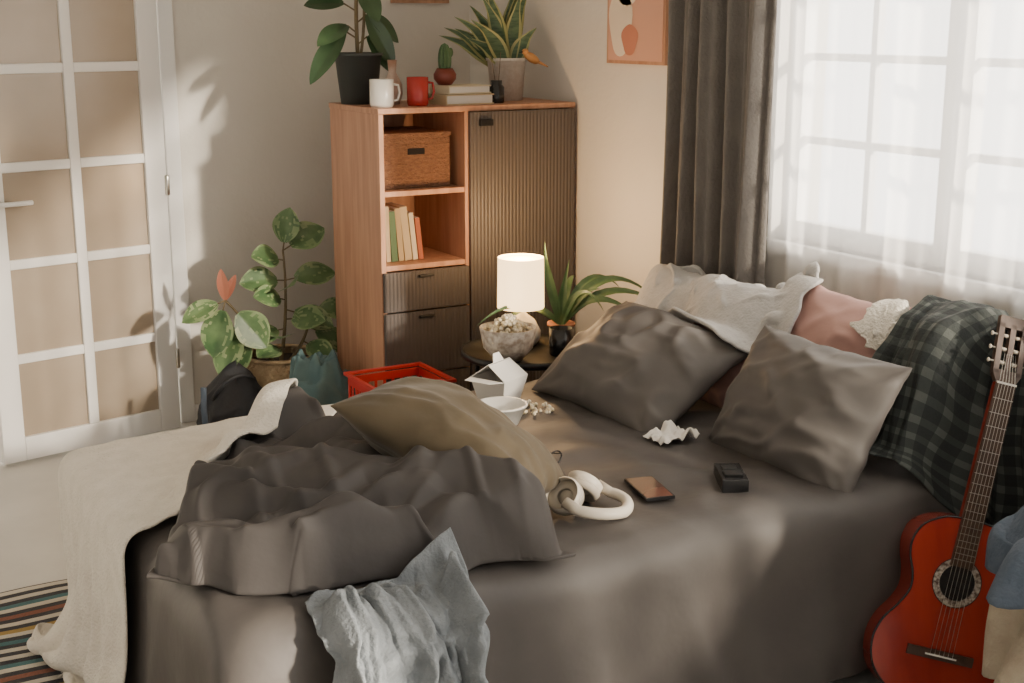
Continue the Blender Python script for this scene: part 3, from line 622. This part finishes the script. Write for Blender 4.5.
def shf(u,v):
    k=u*(len(path)-1); i=min(len(path)-2,int(k)); f_=k-i; x=path[i][0]*(1-f_)+path[i+1][0]*f_; z=path[i][1]*(1-f_)+path[i+1][1]*f_
    y=2.13+.36*v+.04*N3(u*3,v*3,2)
    near=min(1,max(0,(2.31-y)/.10)); near=near*near*(3-2*near)
    if u>.35:
        xt=2.73+.02*math.sin(v*30); zt=.86-(u-.35)*.85; x=x*(1-near)+xt*near; z=z*(1-near)+zt*near
    r_=(.05*bil(v*2.2+u*.6,u*.8,13)+.024*rid(v*6,u*3,15,2.3))*(1-.5*near)
    c=min(1,max(0,(u-.2)*3)); return (x-r_*c,y,z+r_*(1-abs(u-.35)*1.2)*.6)
nx_,ny_=110,110
Pp=smooth(np.array([shf(i/nx_,j/ny_) for j in range(ny_+1) for i in range(nx_+1)]).reshape(ny_+1,nx_+1,3),4)
gmesh('plaid_shirt',Pp,M_plaid,.005,1)
def wc(u,v): return (2.54+.18*u,2.44+.14*v,.90+.05*bil(u*3,v*3,23)+.02*rid(u*7,v*7,3))
Pc=pbd(36,36,wc,0,0,[hm3.coll,hb],30,10,.3,.016,.7,init=True); gmesh('white_tshirt',Pc,M_blank,.005,1)
# stool with clothes at far right
sx0,sx1,sy0,sy1,sz=2.36,2.66,1.55,1.82,.46
B=MB(); B.box((sx0,sy0,sz-.04),(sx1,sy1,sz),M_wood)
for x in (sx0+.01,sx1-.05):
    for y in (sy0+.01,sy1-.05): B.box((x,y,0),(x+.04,y+.04,sz-.04),M_wood)
B.build('stool',.006)
heap('beige_sweater',(2.485,1.70),.24,.22,.56,.22,M_beige,4,9,.12,.10,.008,2.4)
heap('dark_jeans',(2.48,1.70),.25,.21,.70,.44,M_denimd,8,8,.14,.14,.008,1.8)
heap('light_jeans',(2.50,1.60),.27,.22,.40,.01,M_denim,3,9,.12,.10,.008,2.4)
# ------------------------------------------------------------ guitar
B=MB(); O=Vector((2.37,2.085,0.005)); Tt=Vector((2.685,2.165,.925)); SC=(Tt-O).length/.997; G=frame(O,Tt-O,(-.42,-.88,.3))@Matrix.Scale(SC,4); B.M=G
ctrl=[(0,0),(.045,.003),(.11,.025),(.158,.07),(.175,.13),(.163,.185),(.13,.235),(.112,.275),(.115,.315),(.132,.36),(.134,.40),(.115,.44),(.07,.468),(.03,.475),(0,.476)]
def cr(P_,n=6):
    out=[]
    for i in range(len(P_)-1):
        p0=P_[max(i-1,0)];p1=P_[i];p2=P_[i+1];p3=P_[min(i+2,len(P_)-1)]
        for k in range(n):
            t=k/n; out.append(tuple(.5*((2*p1[a])+(-p0[a]+p2[a])*t+(2*p0[a]-5*p1[a]+4*p2[a]-p3[a])*t*t+(-p0[a]+3*p1[a]-3*p2[a]+p3[a])*t**3) for a in (0,1)))
    out.append(P_[-1]); return out
h=cr(ctrl); out=h+[(-x,y) for x,y in h[-2:0:-1]]; n=len(out)
B.add([(x,y,0) for x,y in out],[tuple(range(n))],M_tire,False); B.add([(x,y,-.088) for x,y in out],[tuple(range(n-1,-1,-1))],M_bind,False)
v=[(x,y,-.003) for x,y in out]+[(x,y,-.088) for x,y in out]; B.add(v,[(i+n,(i+1)%n+n,(i+1)%n,i) for i in range(n)],M_bind)
B.tube([(x,y,-.001) for x,y in out]+[(out[0][0],out[0][1],-.001)],.003,M_black,6)
B.lathe([(0,.0008),(.043,.0008)],M_holeshade,(0,.315,0),40); B.lathe([(.044,.001),(.062,.001)],mat('rosette',(.5,.45,.38),.4,(.06,.03,.02),120),(0,.315,0),48)  # flat dark disc painted as the shade inside the sound hole; body is closed
for rr in (.044,.062): B.tube([(rr*math.cos(a),.315+rr*math.sin(a),.001) for a in [i*6.283/40 for i in range(41)]],.0012,M_black,5)
B.box((-.085,.118,0),(.085,.142,.008),M_fret); B.box((-.04,.127,.008),(.04,.131,.012),M_ceram)
def trap(y0,y1,w0,w1,z0,z1,m): B.add([(-w0,y0,z0),(w0,y0,z0),(w1,y1,z0),(-w1,y1,z0),(-w0,y0,z1),(w0,y0,z1),(w1,y1,z1),(-w1,y1,z1)],[(0,3,2,1),(4,5,6,7),(0,1,5,4),(1,2,6,5),(2,3,7,6),(3,0,4,7)],m,False)
trap(.355,.825,.029,.025,.0,.008,M_fret); trap(.46,.83,.027,.024,-.02,.0,M_bind)
for k in range(19):
    y=.127+(.825-.127)*2**(-k/12) ; 
    if y>.36: B.box((-.026,y-.0007,.008),(.026,y+.0007,.0088),M_chrome)
B.box((-.025,.823,.0),(.025,.828,.011),M_ceram)
B.M=G@Matrix.Translation((0,.828,0))@Matrix.Rotation(-.2,4,'X')
trap(0,.02,.026,.036,-.016,.002,M_fret); 
for sx_ in (-1,0,1):
    xx={-1:-.030,0:0,1:.030}[sx_]; B.box((xx-.007,.02,-.016),(xx+.007,.15,.002),M_fret)
B.box((-.037,.02,-.016),(.037,.03,.002),M_fret); B.box((-.037,.14,-.016),(.037,.17,.002),M_fret)
for sd in (-1,1):
    for y in (.05,.085,.12):
        B.tube([(sd*.002,y,-.006),(sd*.048,y,-.006)],.0025,M_chrome,6); B.ell((sd*.050,y,-.006),(.004,.006,.004),M_creamd,10,6); B.tube([(sd*.008,y,-.006),(sd*.024,y,-.006)],.005,M_creamd,8)
B.M=G
for k in range(6):
    x0_=-.029+.0116*k; x1_=-.020+.008*k; B.tube([(x0_,.129,.012),(x1_,.826,.0115),(x1_*.7,.90,-.012)],.0006,M_chrome,4)
B.build('acoustic_guitar',loc=O)
# ------------------------------------------------------------ small stuff on bed
SZ=BZ+.014
B=MB(); B.M=TR(1.65,2.475,SZ,.45)
arc=[(.074*math.cos(a),.080*math.sin(a),.018+.008*abs(math.cos(a))) for a in [math.pi+math.pi*i/24 for i in range(25)]]
B.tube([(-.074,.035,.040)]+arc+[(.074,.035,.040)],.014,M_cream,12,flat=.9)
for sd in (-1,1):
    R=Matrix.Translation((sd*.048,.055,.046))@Matrix.Rotation(sd*.85,4,'Y')
    B.lathe([(0,-.020),(.032,-.020),(.043,-.010),(.044,.006),(.040,.010)],M_cream,seg=32,M=R); B.lathe([(.020,.008),(.038,.006),(.045,.014),(.042,.026),(.031,.029),(.020,.022),(.018,.012),(0,.012)],M_creamd,seg=32,M=R@Matrix.Rotation(math.pi,4,'X'))
B.build('headphones')
B=MB(); B.M=TR(1.85,2.535,SZ,-.25); B.box((-.037,-.075,0),(.037,.075,.008),M_black); B.box((-.034,-.071,.008),(.034,.071,.0086),M_screen); B.build('smartphone',.003)
B=MB(); B.M=TR(2.05,2.47,SZ,-.5); B.box((-.032,-.065,0),(.032,.065,.033),M_black); B.box((-.022,-.04,.033),(.022,.0,.038),M_dark); B.box((-.018,.012,.033),(.018,.045,.036),M_dark); B.build('gaming_handheld',.012,bseg=4)
B=MB()
def tis(u,v):
    x=(u-.5)*.12;y=(v-.5)*.10; r=math.hypot(x,y); return (2.15+x,2.85+y,SZ+.004+.05*abs(N3(x*20,y*20,4))+.012*N3(x*60,y*60,5))
B.surf(tis,30,24,M_paper); B.build('tissue',solid=.001)
B=MB(); B.lathe([(0,0),(.04,0),(.05,.01),(.073,.062),(.076,.062),(.076,.066),(.068,.066),(.047,.014),(0,.008)],M_ceram,(1.80,3.18,SZ),36); B.build('white_bowl')
# folded paper takeout box, lid half closed
B=MB(); B.M=TR(1.93,3.42,SZ,.45)
a,b_,c_=.045,.062,.075
v=[(-a,-a,0),(a,-a,0),(a,a,0),(-a,a,0),(-b_,-b_,c_),(b_,-b_,c_),(b_,b_,c_),(-b_,b_,c_)]
B.add(v,[(0,3,2,1),(0,1,5,4),(1,2,6,5),(2,3,7,6),(3,0,4,7)],M_paper,False)
B.add([(-b_,-b_,c_),(b_,-b_,c_),(b_*.9,0,c_+.042),(-b_*.9,0,c_+.042)],[(0,1,2,3)],M_paper,False)
B.add([(-b_,b_,c_),(b_,b_,c_),(b_*.9,0,c_+.045),(-b_*.9,0,c_+.045)],[(0,1,2,3)],M_paper,False)
B.add([(b_,-b_,c_),(b_,b_,c_),(b_*.9,0,c_+.044)],[(0,1,2)],M_paper,False)
B.add([(-b_,-b_,c_),(-b_,b_,c_),(-b_-.055,b_*.7,c_+.005),(-b_-.055,-b_*.7,c_+.005)],[(0,1,2,3)],M_paper,False)
B.add([(-b_*.5,0,c_+.044),(b_*.4,0,c_+.044),(b_*.2,.01,c_+.07),(-b_*.3,.01,c_+.07)],[(0,1,2,3)],M_paper,False)
B.build('takeout_box',solid=.0015)
B=MB(); rn=random.Random(9)
for k in range(22): kernel(1.96+rn.uniform(-.05,.06),3.28+rn.uniform(-.07,.06),SZ+.005,.010)
B.build('spilled_popcorn')
B=MB(); B.M=TR(1.66,3.38,SZ,.4); 
def mg(u,v): return (-.14+.28*u,-.1+.2*v,.004+.012*abs(math.sin(math.pi*u))+.004*v)
B.surf(mg,16,6,M_paper); B.build('open_magazine',solid=.003)
B=MB(); B.M=TR(1.72,2.80,SZ,.3)
for sd in (-1,1):
    B.tube([(sd*.033+.024*math.cos(t),.0+.001,.02+.018*math.sin(t)) for t in [i*6.283/20 for i in range(21)]],.0022,M_black,6); B.tube([(sd*.057,.0,.026),(sd*.058,.06,.014),(sd*.055,.12,.002)],.002,M_black,6)
B.tube([(-.01,.0,.024),(0,.0,.028),(.01,0,.024)],.002,M_black,6); B.build('eyeglasses')
# ------------------------------------------------------------ light
w=bpy.data.worlds.new('sky'); scn.world=w; w.use_nodes=True; N=w.node_tree.nodes; L=w.node_tree.links; bg=N['Background']
tc=N.new('ShaderNodeTexCoord'); dp=N.new('ShaderNodeVectorMath'); dp.operation='DOT_PRODUCT'; dp.inputs[1].default_value=(.97,.1,.22)
L.new(tc.outputs['Generated'],dp.inputs[0]); r=N.new('ShaderNodeValToRGB'); L.new(dp.outputs['Value'],r.inputs[0])
r.color_ramp.elements[0].position=.0; r.color_ramp.elements[0].color=(.085,.078,.070,1); r.color_ramp.elements[1].position=.5; r.color_ramp.elements[1].color=(1,.955,.89,1)
L.new(r.outputs[0],bg.inputs[0]); bg.inputs[1].default_value=7.2
l=bpy.data.lights.new('sun','SUN'); lo=bpy.data.objects.new('sun',l); COL.objects.link(lo); d=Vector((-.45,1,-.30)); lo.rotation_euler=d.to_track_quat('-Z','Y').to_euler(); l.energy=21; l.angle=.05; l.color=(1,.87,.70)
l=bpy.data.lights.new('lamp_bulb','POINT'); lo=bpy.data.objects.new('lamp_bulb',l); COL.objects.link(lo); lo.location=(lx,ly,.86); l.energy=13; l.color=(1,.60,.28); l.shadow_soft_size=.04
# ------------------------------------------------------------ camera
f=1350.0; p=math.radians(13.4)
cam=bpy.data.cameras.new('camera'); co=bpy.data.objects.new('camera',cam); COL.objects.link(co); cam.sensor_width=36; cam.lens=f*36/1024; co.location=(0,0,1.63); co.rotation_euler=(math.pi/2-p,0,-math.radians(30)); scn.camera=co
